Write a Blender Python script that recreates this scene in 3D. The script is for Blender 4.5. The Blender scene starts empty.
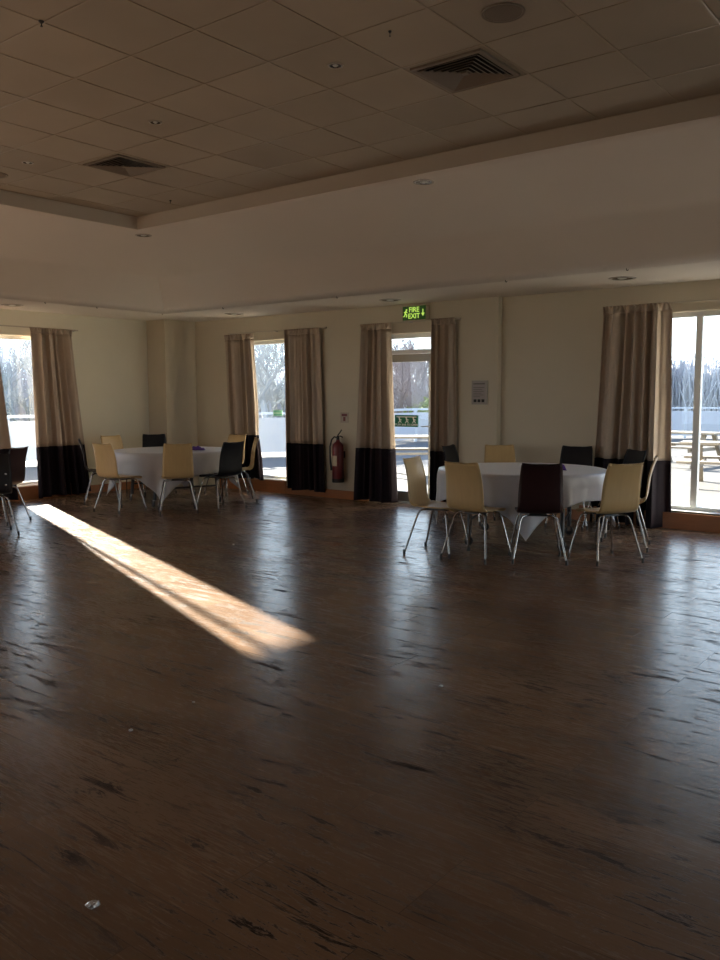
import bpy, bmesh, math, random
from mathutils import Vector, Matrix, noise
PI = math.pi
S = bpy.context.scene
C = S.collection
random.seed(4)

# ------------------------------------------------------------------ helpers
def new_mat(name, col, rough=.6, metal=0., spec=.5, **kw):
    m = bpy.data.materials.new(name); m.use_nodes = True
    b = m.node_tree.nodes['Principled BSDF']
    b.inputs['Base Color'].default_value = (*col, 1)
    b.inputs['Roughness'].default_value = rough
    b.inputs['Metallic'].default_value = metal
    b.inputs['Specular IOR Level'].default_value = spec
    for k, v in kw.items():
        b.inputs[k.replace('_', ' ')].default_value = v
    return m

def nodes(m): return m.node_tree.nodes, m.node_tree.links, m.node_tree.nodes['Principled BSDF']

def vary(m, scale=6., amt=.12, bump=0., stretch=(1, 1, 1), detail=4, bscale=None):
    """soft noise variation of the base colour and a fine bump"""
    n, l, b = nodes(m)
    tc = n.new('ShaderNodeTexCoord'); mp = n.new('ShaderNodeMapping'); mp.inputs['Scale'].default_value = stretch
    l.new(tc.outputs['Object'], mp.inputs[0])
    t = n.new('ShaderNodeTexNoise'); t.inputs['Scale'].default_value = scale; t.inputs['Detail'].default_value = detail
    l.new(mp.outputs[0], t.inputs['Vector'])
    c = b.inputs['Base Color'].default_value[:3]
    mix = n.new('ShaderNodeMix'); mix.data_type = 'RGBA'
    mix.inputs['A'].default_value = (*[x*(1-amt) for x in c], 1); mix.inputs['B'].default_value = (*[min(1, x*(1+amt)) for x in c], 1)
    l.new(t.outputs['Fac'], mix.inputs['Factor']); l.new(mix.outputs['Result'], b.inputs['Base Color'])
    if bump:
        t2 = n.new('ShaderNodeTexNoise'); t2.inputs['Scale'].default_value = bscale or scale*8; t2.inputs['Detail'].default_value = 3
        l.new(mp.outputs[0], t2.inputs['Vector'])
        bp = n.new('ShaderNodeBump'); bp.inputs['Strength'].default_value = bump; bp.inputs['Distance'].default_value = .01
        l.new(t2.outputs['Fac'], bp.inputs['Height']); l.new(bp.outputs[0], b.inputs['Normal'])
    return m

class MB:
    """collects shapes and links them as ONE mesh object"""
    def __init__(s): s.bm = bmesh.new()
    def face(s, pts):
        return s.bm.faces.new([s.bm.verts.new(p) for p in pts])
    def box(s, a, b, bevel=0, mat=None):
        a = Vector(a); b = Vector(b)
        r = bmesh.ops.create_cube(s.bm, size=1)
        for v in r['verts']:
            v.co = Vector([(a[i]+b[i])/2 + v.co[i]*(b[i]-a[i]) for i in range(3)])
            if mat: v.co = mat @ v.co
        if bevel:
            es = list({e for v in r['verts'] for e in v.link_edges})
            bmesh.ops.bevel(s.bm, geom=es, offset=bevel, segments=2, affect='EDGES', profile=.7)
        return s
    def tube(s, pts, r, n=10, taper=None, cap=True):
        pts = [Vector(p) for p in pts]; rings = []
        up = None
        for i, p in enumerate(pts):
            d = (pts[min(i+1, len(pts)-1)] - pts[max(i-1, 0)]).normalized()
            if up is None:
                up = d.orthogonal().normalized()
            else:
                up = (up - d*up.dot(d)); up = up.normalized() if up.length > 1e-6 else d.orthogonal().normalized()
            sd = d.cross(up)
            rr = r[i] if isinstance(r, (list, tuple)) else r
            rings.append([s.bm.verts.new(p + up*math.cos(2*PI*k/n)*rr + sd*math.sin(2*PI*k/n)*rr) for k in range(n)])
        for a, b in zip(rings, rings[1:]):
            for k in range(n):
                s.bm.faces.new((a[k], a[(k+1) % n], b[(k+1) % n], b[k]))
        if cap:
            s.bm.faces.new(rings[0][::-1]); s.bm.faces.new(rings[-1])
        return s
    def lathe(s, prof, n=32, mat=None):
        """prof: list of (r, z); closed on the axis where r is 0"""
        rings = []
        for r, z in prof:
            if r < 1e-6:
                rings.append([s.bm.verts.new((0, 0, z))])
            else:
                rings.append([s.bm.verts.new((r*math.cos(2*PI*k/n), r*math.sin(2*PI*k/n), z)) for k in range(n)])
        for a, b in zip(rings, rings[1:]):
            for k in range(n):
                k2 = (k+1) % n
                if len(a) == 1 and len(b) == 1: continue
                if len(a) == 1: s.bm.faces.new((a[0], b[k2], b[k]))
                elif len(b) == 1: s.bm.faces.new((a[k], a[k2], b[0]))
                else: s.bm.faces.new((a[k], a[k2], b[k2], b[k]))
        if mat:
            for rg in rings:
                for v in rg: v.co = mat @ v.co
        return s
    def grid(s, f, nu, nv, close=False):
        vs = [[s.bm.verts.new(f(i/nu, j/nv)) for j in range(nv+1)] for i in range(nu + (0 if close else 1))]
        for i in range(nu):
            a = vs[i]; b = vs[(i+1) % len(vs)]
            for j in range(nv):
                s.bm.faces.new((a[j], b[j], b[j+1], a[j+1]))
        return s
    def build(s, name, mat, parent=None, smooth=False, solid=0, angle=40, loc=None):
        bmesh.ops.recalc_face_normals(s.bm, faces=s.bm.faces)
        me = bpy.data.meshes.new(name); s.bm.to_mesh(me); s.bm.free()
        o = bpy.data.objects.new(name, me); C.objects.link(o)
        for m in (mat if isinstance(mat, (list, tuple)) else [mat]): me.materials.append(m)
        if parent: o.parent = parent
        if loc: o.location = loc
        if smooth:
            me.polygons.foreach_set('use_smooth', [True]*len(me.polygons))
            try: me.set_sharp_from_angle(angle=math.radians(angle))
            except Exception: pass
        if solid:
            md = o.modifiers.new('thickness', 'SOLIDIFY'); md.thickness = abs(solid); md.offset = 1 if solid > 0 else -1
        return o

def tag(o, label=None, cat=None, group=None, kind=None):
    if label: o['label'] = label
    if cat: o['category'] = cat
    if group: o['group'] = group
    if kind: o['kind'] = kind
    return o
def thing(name, label, cat, loc=(0, 0, 0), rz=0, group=None):
    o = bpy.data.objects.new(name, None); C.objects.link(o)
    o.empty_display_size = .1
    o.location = loc; o.rotation_euler = (0, 0, rz)
    return tag(o, label, cat, group)
def struct(o): o['kind'] = 'structure'; return o
def copy_tree(o, parent=None):
    c = o.copy(); C.objects.link(c); c.parent = parent
    for ch in list(o.children): copy_tree(ch, c)
    return c
def text_mesh(body, size, mat, parent, matrix, name='lettering', extrude=.0006, align='CENTER'):
    cu = bpy.data.curves.new('t', 'FONT'); cu.body = body; cu.size = size; cu.extrude = extrude
    cu.align_x = align; cu.align_y = 'CENTER'; cu.resolution_u = 3; cu.offset = size*.018
    t = bpy.data.objects.new('t', cu); C.objects.link(t)
    bpy.context.view_layer.update()
    me = bpy.data.meshes.new_from_object(t.evaluated_get(bpy.context.evaluated_depsgraph_get()))
    bpy.data.objects.remove(t)
    me.materials.clear(); me.materials.append(mat)
    o = bpy.data.objects.new(name, me); C.objects.link(o); o.parent = parent; o.matrix_local = matrix
    return o

# ------------------------------------------------------------------ materials
M = {}
M['wall'] = vary(new_mat('cream_wall_paint', (.60, .54, .43), .75, spec=.3), 3, .03, .04, bscale=120)
M['wall_left'] = vary(new_mat('cream_wall_paint_with_light', (.76, .72, .60), .75, spec=.3), 3, .03, .04, bscale=120)  # wall paint lightened to stand in for light falling on the left wall
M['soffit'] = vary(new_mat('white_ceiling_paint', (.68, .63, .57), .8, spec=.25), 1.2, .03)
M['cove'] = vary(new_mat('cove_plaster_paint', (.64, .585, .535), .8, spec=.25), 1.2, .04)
M['chrome'] = new_mat('chrome_tube', (.42, .42, .43), .22, 1.)
M['steel'] = new_mat('brushed_steel', (.5, .5, .5), .35, 1.)
M['black_plastic'] = new_mat('black_plastic', (.012, .012, .013), .4)
M['black_metal'] = new_mat('black_enamel', (.012, .012, .016), .35)
M['white_pvc'] = new_mat('white_frame_coating', (.80, .80, .77), .35)
M['rail'] = new_mat('cream_rail_coating', (.50, .45, .37), .5)
M['grey_alu'] = new_mat('grey_aluminium_frame', (.36, .34, .30), .45, .2)
M['beige'] = vary(new_mat('pale_maple_veneer', (.50, .355, .175), .30), 3, .10, stretch=(12, 2, 2))
M['wine'] = vary(new_mat('dark_wine_veneer', (.022, .007, .008), .42, spec=.35), 3, .3, stretch=(12, 2, 2))
M['black'] = vary(new_mat('black_veneer', (.007, .008, .012), .45, spec=.3), 3, .3, stretch=(12, 2, 2))
M['cloth'] = vary(new_mat('white_linen', (.47, .465, .51), .32, spec=.6, Sheen_Weight=.3), 4, .04, .15, bscale=300)
M['taupe'] = vary(new_mat('taupe_curtain_cloth', (.47, .385, .31), .85, spec=.2), 5, .10, .15, bscale=260)
M['curtain_dark'] = vary(new_mat('dark_aubergine_curtain_cloth', (.016, .010, .016), .8, spec=.3), 5, .2, .15, bscale=260)
M['lining'] = new_mat('cream_curtain_lining', (.62, .55, .42), .85, spec=.2)
M['orange_wood'] = vary(new_mat('orange_varnished_wood', (.36, .14, .05), .35), 5, .22, stretch=(1, 8, 12))
M['purple'] = vary(new_mat('purple_paper_napkin', (.10, .035, .25), .8), 30, .3)
M['red'] = new_mat('red_enamel', (.15, .009, .014), .35)
M['cream_label'] = new_mat('cream_label_paper', (.55, .48, .36), .6)
M['paper'] = new_mat('notice_paper', (.36, .32, .31), .6)
M['dark_ink'] = new_mat('black_ink', (.012, .011, .01), .6)
M['grey_ink'] = new_mat('grey_ink', (.13, .11, .10), .6)
M['green_sign'] = new_mat('dark_green_sign_face', (.008, .05, .012), .35)
M['door_green'] = new_mat('green_door_sign_face', (.0, .16, .07), .4)
M['white_ink'] = new_mat('white_sign_ink', (.8, .85, .8), .5)
M['vent'] = new_mat('grey_vent_metal', (.17, .135, .105), .5)
M['vent_dark'] = new_mat('vent_void', (.006, .005, .005), .9)
M['speaker'] = vary(new_mat('brown_grey_speaker_mesh', (.13, .10, .075), .7), 200, .5)
M['spot_ring'] = new_mat('spotlight_rim', (.34, .30, .26), .3, .7)
M['spot_in'] = new_mat('spotlight_bowl', (.10, .08, .07), .25, .8)
M['lens'] = new_mat('frosted_lens', (.5, .5, .48), .3)
M['litter'] = new_mat('white_litter', (.8, .78, .75), .5)
M['plastic'] = new_mat('clear_crumpled_plastic', (.85, .85, .85), .12, Transmission_Weight=.75)
M['fence'] = vary(new_mat('pale_fence_paint', (.38, .41, .46), .5), 1.5, .05)
M['fence_rail'] = new_mat('pale_rail_paint', (.42, .47, .53), .4)
M['deck'] = vary(new_mat('pale_terrace_paving', (.085, .08, .075), .8), 1.2, .16, .2, bscale=20)
M['grass'] = vary(new_mat('rough_winter_grass', (.16, .18, .10), .95), 1.0, .35)
M['bark'] = vary(new_mat('hazed_grey_bark', (.34, .36, .37), .9), 4, .2)  # pale tone puts the atmospheric haze into the bark colour
M['twig'] = vary(new_mat('hazed_thicket_twigs', (.48, .49, .53), .9), 4, .2)  # lightened towards lavender, so distant haze sits in the twig colour
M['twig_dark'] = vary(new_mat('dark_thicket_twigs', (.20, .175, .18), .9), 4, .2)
M['leaf'] = vary(new_mat('yellow_green_leaves', (.17, .22, .05), .7), 6, .3)
M['picnic'] = vary(new_mat('weathered_grey_timber', (.22, .19, .15), .75), 4, .25, stretch=(1, 8, 8))
M['brickwork'] = new_mat('distant_render', (.40, .40, .42), .8)
M['roof_tile'] = new_mat('distant_roof', (.22, .20, .21), .8)

# emissive letters of the lit exit sign
m = new_mat('lit_exit_letters', (.4, .6, .1), .5)
m.node_tree.nodes['Principled BSDF'].inputs['Emission Color'].default_value = (.62, .95, .16, 1)
m.node_tree.nodes['Principled BSDF'].inputs['Emission Strength'].default_value = .7
M['lit'] = m
m = new_mat('lit_exit_face', (.01, .05, .01), .5)
m.node_tree.nodes['Principled BSDF'].inputs['Emission Color'].default_value = (.03, .09, .01, 1)
m.node_tree.nodes['Principled BSDF'].inputs['Emission Strength'].default_value = .25
M['lit_face'] = m

# thin window glass: mostly clear with a mirror-like surface reflection
m = bpy.data.materials.new('clear_window_glass'); m.use_nodes = True
n, l = m.node_tree.nodes, m.node_tree.links
n.remove(n['Principled BSDF'])
tr = n.new('ShaderNodeBsdfTransparent'); tr.inputs[0].default_value = (.93, .96, .96, 1)
gl = n.new('ShaderNodeBsdfGlossy'); gl.inputs['Roughness'].default_value = .02
fr = n.new('ShaderNodeFresnel'); fr.inputs[0].default_value = 1.45
mx = n.new('ShaderNodeMixShader'); l.new(fr.outputs[0], mx.inputs[0]); l.new(tr.outputs[0], mx.inputs[1]); l.new(gl.outputs[0], mx.inputs[2])
l.new(mx.outputs[0], n['Material Output'].inputs[0])
M['glass'] = m

# worn oak plank floor, boards run along X
def floor_material():
    m = new_mat('worn_oak_planks', (.1, .06, .04), .3)
    n, l, b = nodes(m)
    tc = n.new('ShaderNodeTexCoord')
    br = n.new('ShaderNodeTexBrick'); br.inputs['Scale'].default_value = 1
    br.inputs['Brick Width'].default_value = 1.35; br.inputs['Row Height'].default_value = .19
    br.inputs['Mortar Size'].default_value = .0016; br.inputs['Mortar Smooth'].default_value = .3
    br.offset = .37; br.offset_frequency = 3; br.squash = 1
    br.inputs['Color1'].default_value = (0, 0, 0, 1); br.inputs['Color2'].default_value = (1, 1, 1, 1); br.inputs['Mortar'].default_value = (.5, .5, .5, 1)
    br.inputs['Bias'].default_value = 0
    l.new(tc.outputs['Object'], br.inputs['Vector'])
    # grain, shifted per board
    sep = n.new('ShaderNodeSeparateColor'); l.new(br.outputs['Color'], sep.inputs[0])
    shift = n.new('ShaderNodeVectorMath'); shift.operation = 'SCALE'; shift.inputs[0].default_value = (7.3, 3.1, 5.7)
    l.new(sep.outputs[0], shift.inputs['Scale'])
    add = n.new('ShaderNodeVectorMath'); add.operation = 'ADD'; l.new(tc.outputs['Object'], add.inputs[0]); l.new(shift.outputs[0], add.inputs[1])
    def noise_tex(scale, stretch, detail=5, rough=.6, dist=0, src=add):
        mp = n.new('ShaderNodeMapping'); mp.inputs['Scale'].default_value = stretch; l.new(src.outputs[0] if src is add else src, mp.inputs[0])
        t = n.new('ShaderNodeTexNoise'); t.inputs['Scale'].default_value = scale; t.inputs['Detail'].default_value = detail
        t.inputs['Roughness'].default_value = rough; t.inputs['Distortion'].default_value = dist
        l.new(mp.outputs[0], t.inputs['Vector']); return t
    def ramp(src, a, bb, ca=0., cb=1.):
        r = n.new('ShaderNodeMapRange'); r.inputs['From Min'].default_value = a; r.inputs['From Max'].default_value = bb
        r.inputs['To Min'].default_value = ca; r.inputs['To Max'].default_value = cb; l.new(src, r.inputs['Value']); return r.outputs[0]
    def math_(op, a, bb):
        q = n.new('ShaderNodeMath'); q.operation = op
        for k, v in enumerate((a, bb)):
            if isinstance(v, (int, float)): q.inputs[k].default_value = v
            else: l.new(v, q.inputs[k])
        return q.outputs[0]
    grain = noise_tex(9, (1, 14, 1), 6, .65, .3)
    fine = noise_tex(40, (1, 22, 1), 4, .6)
    # dark cracks, knots and scuffs, sparse and stretched along the boards
    k1 = noise_tex(3.2, (1, 6.5, 1), 6, .72, .8)
    k2 = noise_tex(9, (1, 5, 1), 5, .7, 1.2)
    patch = noise_tex(1.1, (1, 2.0, 1), 3, .5, 0, tc.outputs['Object'])
    cr1 = ramp(k1.outputs['Fac'], .555, .60)
    cr2 = ramp(k2.outputs['Fac'], .575, .625)
    gate = ramp(patch.outputs['Fac'], .35, .50)
    fl = ramp(fine.outputs['Fac'], .38, .55, .55, 1.)
    crack = math_('MULTIPLY', math_('MAXIMUM', math_('MULTIPLY', cr1, gate), math_('MULTIPLY', cr2, ramp(patch.outputs['Fac'], .36, .56, .05, .9))), fl)
    crack = math_('MINIMUM', crack, 1.)
    base = n.new('ShaderNodeMix'); base.data_type = 'RGBA'
    base.inputs['A'].default_value = (.160, .092, .053, 1); base.inputs['B'].default_value = (.26, .160, .098, 1)
    l.new(grain.outputs['Fac'], base.inputs['Factor'])
    tone = ramp(sep.outputs[0], 0, 1, .78, 1.15)
    hsv = n.new('ShaderNodeHueSaturation'); l.new(base.outputs['Result'], hsv.inputs['Color']); l.new(tone, hsv.inputs['Value'])
    dk = n.new('ShaderNodeMix'); dk.data_type = 'RGBA'; dk.inputs['B'].default_value = (.012, .008, .006, 1)
    l.new(math_('MULTIPLY', crack, .97), dk.inputs['Factor']); l.new(hsv.outputs[0], dk.inputs['A'])
    jt = n.new('ShaderNodeMix'); jt.data_type = 'RGBA'; jt.inputs['B'].default_value = (.03, .017, .01, 1)
    l.new(math_('MULTIPLY', br.outputs['Fac'], .55), jt.inputs['Factor']); l.new(dk.outputs['Result'], jt.inputs['A'])
    l.new(jt.outputs['Result'], b.inputs['Base Color'])
    wear = noise_tex(.9, (1, 1, 1), 3, .5, 0, tc.outputs['Object'])
    rg = math_('ADD', ramp(wear.outputs['Fac'], .3, .7, .225, .29), math_('ADD', math_('MULTIPLY', crack, .45), ramp(grain.outputs['Fac'], .3, .7, -.03, .03)))
    l.new(rg, b.inputs['Roughness'])
    h = math_('SUBTRACT', math_('MULTIPLY', grain.outputs['Fac'], .05), math_('ADD', math_('MULTIPLY', crack, .06), math_('MULTIPLY', br.outputs['Fac'], .5)))
    l.new(ramp(crack, 0, 1, .42, .04), b.inputs['Specular IOR Level'])
    bp = n.new('ShaderNodeBump'); bp.inputs['Strength'].default_value = .18; bp.inputs['Distance'].default_value = .003
    l.new(h, bp.inputs['Height']); l.new(bp.outputs[0], b.inputs['Normal'])
    return m
M['floor'] = floor_material()

GX, GY = -3.8888, 4.0305        # ceiling grid phase, 0.6 m tiles
def tile_material():
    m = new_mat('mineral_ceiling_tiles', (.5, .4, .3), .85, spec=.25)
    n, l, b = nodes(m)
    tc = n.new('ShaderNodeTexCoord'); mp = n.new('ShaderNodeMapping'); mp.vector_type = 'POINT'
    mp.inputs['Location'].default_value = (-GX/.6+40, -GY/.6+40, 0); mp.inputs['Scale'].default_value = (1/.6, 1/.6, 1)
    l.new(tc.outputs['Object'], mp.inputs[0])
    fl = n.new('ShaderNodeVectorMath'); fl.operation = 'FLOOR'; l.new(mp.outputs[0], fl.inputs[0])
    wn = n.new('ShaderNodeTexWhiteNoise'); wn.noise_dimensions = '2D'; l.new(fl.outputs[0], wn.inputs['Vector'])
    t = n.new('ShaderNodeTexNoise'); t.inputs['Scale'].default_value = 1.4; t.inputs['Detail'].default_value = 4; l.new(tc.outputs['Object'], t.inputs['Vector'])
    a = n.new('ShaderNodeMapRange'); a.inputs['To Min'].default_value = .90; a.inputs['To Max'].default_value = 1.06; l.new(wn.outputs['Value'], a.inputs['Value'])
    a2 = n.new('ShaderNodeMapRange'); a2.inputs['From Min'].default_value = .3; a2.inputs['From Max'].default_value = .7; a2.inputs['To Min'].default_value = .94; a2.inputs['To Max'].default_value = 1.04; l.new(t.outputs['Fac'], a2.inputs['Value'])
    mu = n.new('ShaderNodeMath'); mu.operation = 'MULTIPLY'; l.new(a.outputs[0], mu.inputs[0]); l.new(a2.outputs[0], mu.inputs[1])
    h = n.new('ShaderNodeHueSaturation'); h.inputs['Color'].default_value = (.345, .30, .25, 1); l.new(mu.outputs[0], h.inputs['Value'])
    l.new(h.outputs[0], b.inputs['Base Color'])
    f = n.new('ShaderNodeTexNoise'); f.inputs['Scale'].default_value = 160; l.new(tc.outputs['Object'], f.inputs['Vector'])
    bp = n.new('ShaderNodeBump'); bp.inputs['Strength'].default_value = .12; bp.inputs['Distance'].default_value = .004
    l.new(f.outputs['Fac'], bp.inputs['Height']); l.new(bp.outputs[0], b.inputs['Normal'])
    return m
M['tile'] = tile_material()
M['tile_edge'] = new_mat('upstand_paint', (.46, .41, .36), .8, spec=.25)
M['tbar'] = new_mat('ceiling_grid_bar', (.30, .24, .18), .35, .3)

# ------------------------------------------------------------------ the room
XL, YB, YB2, XS = -11.52, 9.62, 9.71, -5.31      # left wall, back wall, recessed right part, where it steps
XR, YF, ZC, ZS = 8.0, -6.4, 3.6076, 2.76
T = .30
o = MB().box((XL-.02, YF-.02, -.15), (XR+.02, 10.0, 0)).build('floor', M['floor']); struct(o)

def wall(name, a0, a1, z1, opens, place, mat):
    """a wall with rectangular openings; place maps (along, z, 0|1 inner|outer) boxes"""
    mb = MB()
    xs = sorted({a0, a1, *[v for op in opens for v in op[:2]]})
    for x0, x1 in zip(xs, xs[1:]):
        hole = [op for op in opens if op[0] <= x0+1e-6 and op[1] >= x1-1e-6]
        if not hole:
            mb.box(*place(x0, x1, 0, z1))
        else:
            _, _, zb, zt = hole[0]
            if zb > 0: mb.box(*place(x0, x1, 0, zb))
            mb.box(*place(x0, x1, zt, z1))
    bmesh.ops.remove_doubles(mb.bm, verts=mb.bm.verts, dist=1e-5)
    o = mb.build(name, mat); struct(o); return o

ZT = 3.95
ADDED_RWIN = [(3.9, 9.0, .2, 2.70)]  # unseen right-wall window, added to raise the indoor light
ADDED_FWIN = [(-9, -6.5, .2, 2.4)]  # unseen window behind the camera, added as fill light
W2 = (-10.05, -9.01, .20, 2.39); D1 = (-7.36, -6.285, 0, 2.37); W3 = (-3.84, -1.5, .20, 2.44); ADDED_W4 = (2.2, 4.2, .20, 2.44); ADDED_W7 = (4.9, 7.4, .20, 2.44)  # the last two openings are out of view, added to brighten the room
W1 = (5.35, 7.25, .20, 2.40)
wall('wall_back', XL-T, XS, ZT, [W2, D1], lambda a, b, z0, z1: ((a, YB, z0), (b, 10.0, z1)), M['wall'])
wall('wall_back_recess', XS, XR+T, ZT, [W3, ADDED_W4, ADDED_W7], lambda a, b, z0, z1: ((a, YB2, z0), (b, 10.0, z1)), M['wall'])
wall('wall_left', YF, YB, ZT, [W1, (1.6, 4.0, .2, 2.4), (-3.4, -.4, .2, 2.4)], lambda a, b, z0, z1: ((XL-T, a, z0), (XL, b, z1)), M['wall_left'])  # the two nearer openings are unseen, added for more daylight indoors
wall('wall_right', YF, YB2, ZT, ADDED_RWIN, lambda a, b, z0, z1: ((XR, a, z0), (XR+T, b, z1)), M['wall'])
wall('wall_front', XL-T, XR+T, ZT, ADDED_FWIN, lambda a, b, z0, z1: ((a, YF-T, z0), (b, YF, z1)), M['wall'])
# square corner column
o = MB().box((XL, 8.97, 0), (-11.06, YB, ZS)).build('wall_corner_column', M['wall']); struct(o)

# soffit ring, cove, tiled ceiling
IX0, IX1, IY0, IY1 = -8.33, 5.20, -4.0, 6.39
mb = MB()
for (a, b) in (((IX0-.03, IY1, 3.462), (IX1+.03, IY1+.03, ZC+.03)), ((IX0-.03, IY0-.03, 3.462), (IX1+.03, IY0, ZC+.03)), ((IX0-.03, IY0, 3.462), (IX0, IY1, ZC+.03)), ((IX1, IY0, 3.462), (IX1+.03, IY1, ZC+.03))): mb.box(a, b)
struct(mb.build('ceiling_upstand', M['tile_edge']))
prof = [(0, 3.462), (.15, 3.460)]
for k in range(1, 21):
    t = k/20
    prof.append((.15+1.87*t, 3.460-(3.460-ZS)*t**2.3))
mb = MB(); rings = []
for oo, z in prof:
    rings.append([mb.bm.verts.new(p) for p in ((IX0-oo, IY0-oo, z), (IX1+oo, IY0-oo, z), (IX1+oo, IY1+oo, z), (IX0-oo, IY1+oo, z))])
for a, b in zip(rings, rings[1:]):
    for k in range(4): mb.bm.faces.new((a[k], a[(k+1) % 4], b[(k+1) % 4], b[k]))
o = mb.build('ceiling_cove', M['cove'], smooth=True, angle=35, solid=.012); struct(o)
OO = prof[-1][0]
mb = MB()
X0, X1, Y0, Y1 = IX0-OO, IX1+OO, IY0-OO, IY1+OO
mb.box((XL, Y1, ZS), (XR, 9.99, ZS+.05)); mb.box((XL, YF, ZS), (XR, Y0, ZS+.05))
mb.box((XL, Y0, ZS), (X0, Y1, ZS+.05)); mb.box((X1, Y0, ZS), (XR, Y1, ZS+.05))
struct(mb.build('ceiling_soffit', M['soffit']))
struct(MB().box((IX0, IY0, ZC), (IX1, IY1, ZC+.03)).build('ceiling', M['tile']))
mb = MB()
k = -8
x = GX - 8*.6
while x < IX1:
    if x > IX0+.02: mb.box((x-.006, IY0, ZC-.004), (x+.006, IY1, ZC+.001))
    x += .6
y = GY - 14*.6
while y < IY1:
    if y > IY0: mb.box((IX0, y-.006, ZC-.0035), (IX1, y+.006, ZC+.001))
    y += .6
# the edge angle where tiles meet the upstand
mb.box((IX0, IY1-.018, ZC-.003), (IX1, IY1, ZC+.001)); mb.box((IX0, IY0, ZC-.006), (IX0+.022, IY1, ZC+.001))
struct(mb.build('ceiling_grid_trim', M['tbar']))
struct(MB().box((XL-T, YF-T, ZT), (XR+T, 10.0, ZT+.2)).build('ceiling_roof_slab', M['soffit']))

# skirting boards and timber boxes under the windows
def bb(name, a, b, mat=M['orange_wood'], bev=.004):
    return struct(MB().box(a, b, bev).build(name, mat))
bb('baseboard_back', (-9.02, YB-.022, 0), (D1[0]-.02, YB, .125))
bb('baseboard_back_middle', (D1[1]+.02, YB-.022, 0), (XS, YB, .125))
bb('baseboard_back_right', (XS, YB2-.022, 0), (-4.2, YB2, .125))
bb('baseboard_left', (XL, 7.5, 0), (XL+.022, 8.948, .125))
bb('baseboard_column', (XL, 8.948, 0), (-11.06, 8.97, .125))
bb('trim_1', (-10.5, YB-.03, 0), (-9.0, YB, .195))
bb('trim_2', (XL, 4.6, 0), (XL+.03, 7.5, .195))
bb('trim_3', (-4.2, YB2-.035, 0), (7.9, YB2, .185))

# windows -----------------------------------------------------------------
def window(name, plane, a0, a1, z0, z1, mull, axis, inward, sill=True, transom=()):
    """white coated frame with glass; plane = frame centre plane; axis 'x' or 'y' is the along direction"""
    def P(a, d, z): return (a, plane+d, z) if axis == 'x' else (plane+d, a, z)
    root = thing(name, None, None); struct(root)
    f = MB(); w = .055
    def bx(aa, ab, za, zb, d=.035):
        p, q = P(aa, -d, za), P(ab, d, zb)
        f.box([min(p[i], q[i]) for i in range(3)], [max(p[i], q[i]) for i in range(3)], .004)
    bx(a0, a0+w, z0, z1); bx(a1-w, a1, z0, z1); bx(a0+w, a1-w, z1-w, z1); bx(a0+w, a1-w, z0, z0+.05)
    for mm in mull: bx(mm-.035, mm+.035, z0+.05, z1-w)
    for tz in transom: bx(a0+w, a1-w, tz-.03, tz+.03)
    struct(f.build('window_frame', M['white_pvc'], root))
    g = MB(); p, q = P(a0+w*.6, -.006, z0+.03), P(a1-w*.6, .006, z1-w*.6)
    # one sheet of glass (a thin closed slab would double the reflection, so a single pane surface)
    r = [P(a0+w*.6, 0, z0+.03), P(a1-w*.6, 0, z0+.03), P(a1-w*.6, 0, z1-w*.6), P(a0+w*.6, 0, z1-w*.6)]
    g.face(r)
    struct(g.build('window_glass', M['glass'], root))
    if sill:
        s = MB(); p, q = P(a0, 0, z0-.012), P(a1, inward, z0+.008)
        s.box([min(p[i], q[i]) for i in range(3)], [max(p[i], q[i]) for i in range(3)], .003)
        struct(s.build('window_sill', M['white_pvc'], root))
    return root
window('window_1', -11.68, *W1, [6.30], 'y', .16)
window('window_2', 9.76, *W2, [], 'x', -.14)
window('window_3', 9.86, *W3, [-2.90], 'x', -.15)
window('window_4', 9.86, *ADDED_W4, [3.2], 'x', -.15)  # from here on, out-of-view windows added to brighten the interior
window('window_5', 9.86, *ADDED_W7, [6.1], 'x', -.15)
window('window_6', -11.68, 1.6, 4.0, .2, 2.4, [2.8], 'y', .16)
window('window_7', -11.68, -3.4, -.4, .2, 2.4, [-1.9], 'y', .16)
for i, q in enumerate(ADDED_RWIN): window('window_%d' % (8+i), XR+.15, *q, [(q[0]+q[1])/2], 'y', -.15)
for i, q in enumerate(ADDED_FWIN): window('window_%d' % (11+i), YF-.15, *q, [(q[0]+q[1])/2], 'x', .15)

# glazed fire door with a transom light above
d = thing('door_1', None, None); struct(d)
f = MB(); yp = 9.76
x0, x1 = D1[0], D1[1]
f.box((x0, yp-.05, 0), (x0+.05, yp+.05, 2.37), .004); f.box((x1-.05, yp-.05, 0), (x1, yp+.05, 2.37), .004)
f.box((x0+.05, yp-.05, 2.31), (x1-.05, yp+.05, 2.37), .004); f.box((x0+.05, yp-.05, 2.095), (x1-.05, yp+.05, 2.15), .004)
f.box((x0+.05, yp-.05, 0), (x1-.05, yp+.05, .025), .003)
struct(f.build('door_frame', M['white_pvc'], d))
lf = MB(); a0, a1 = x0+.055, x1-.055
lf.box((a0, yp-.03, .03), (a0+.09, yp+.03, 2.09), .005); lf.box((a1-.095, yp-.03, .03), (a1, yp+.03, 2.09), .005)
lf.box((a0+.09, yp-.03, 1.985), (a1-.095, yp+.03, 2.09), .005); lf.box((a0+.09, yp-.03, .03), (a1-.095, yp+.03, .17), .005)
struct(lf.build('door_leaf', M['grey_alu'], d))
g = MB(); g.face([(a0+.08, yp, .16), (a1-.085, yp, .16), (a1-.085, yp, 2.0), (a0+.08, yp, 2.0)])
struct(g.build('door_glass', M['glass'], d))
g = MB(); g.face([(x0+.04, yp, 2.14), (x1-.04, yp, 2.14), (x1-.04, yp, 2.32), (x0+.04, yp, 2.32)])
struct(g.build('transom_glass', M['glass'], d))
h = MB(); hx = a1-.048
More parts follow.
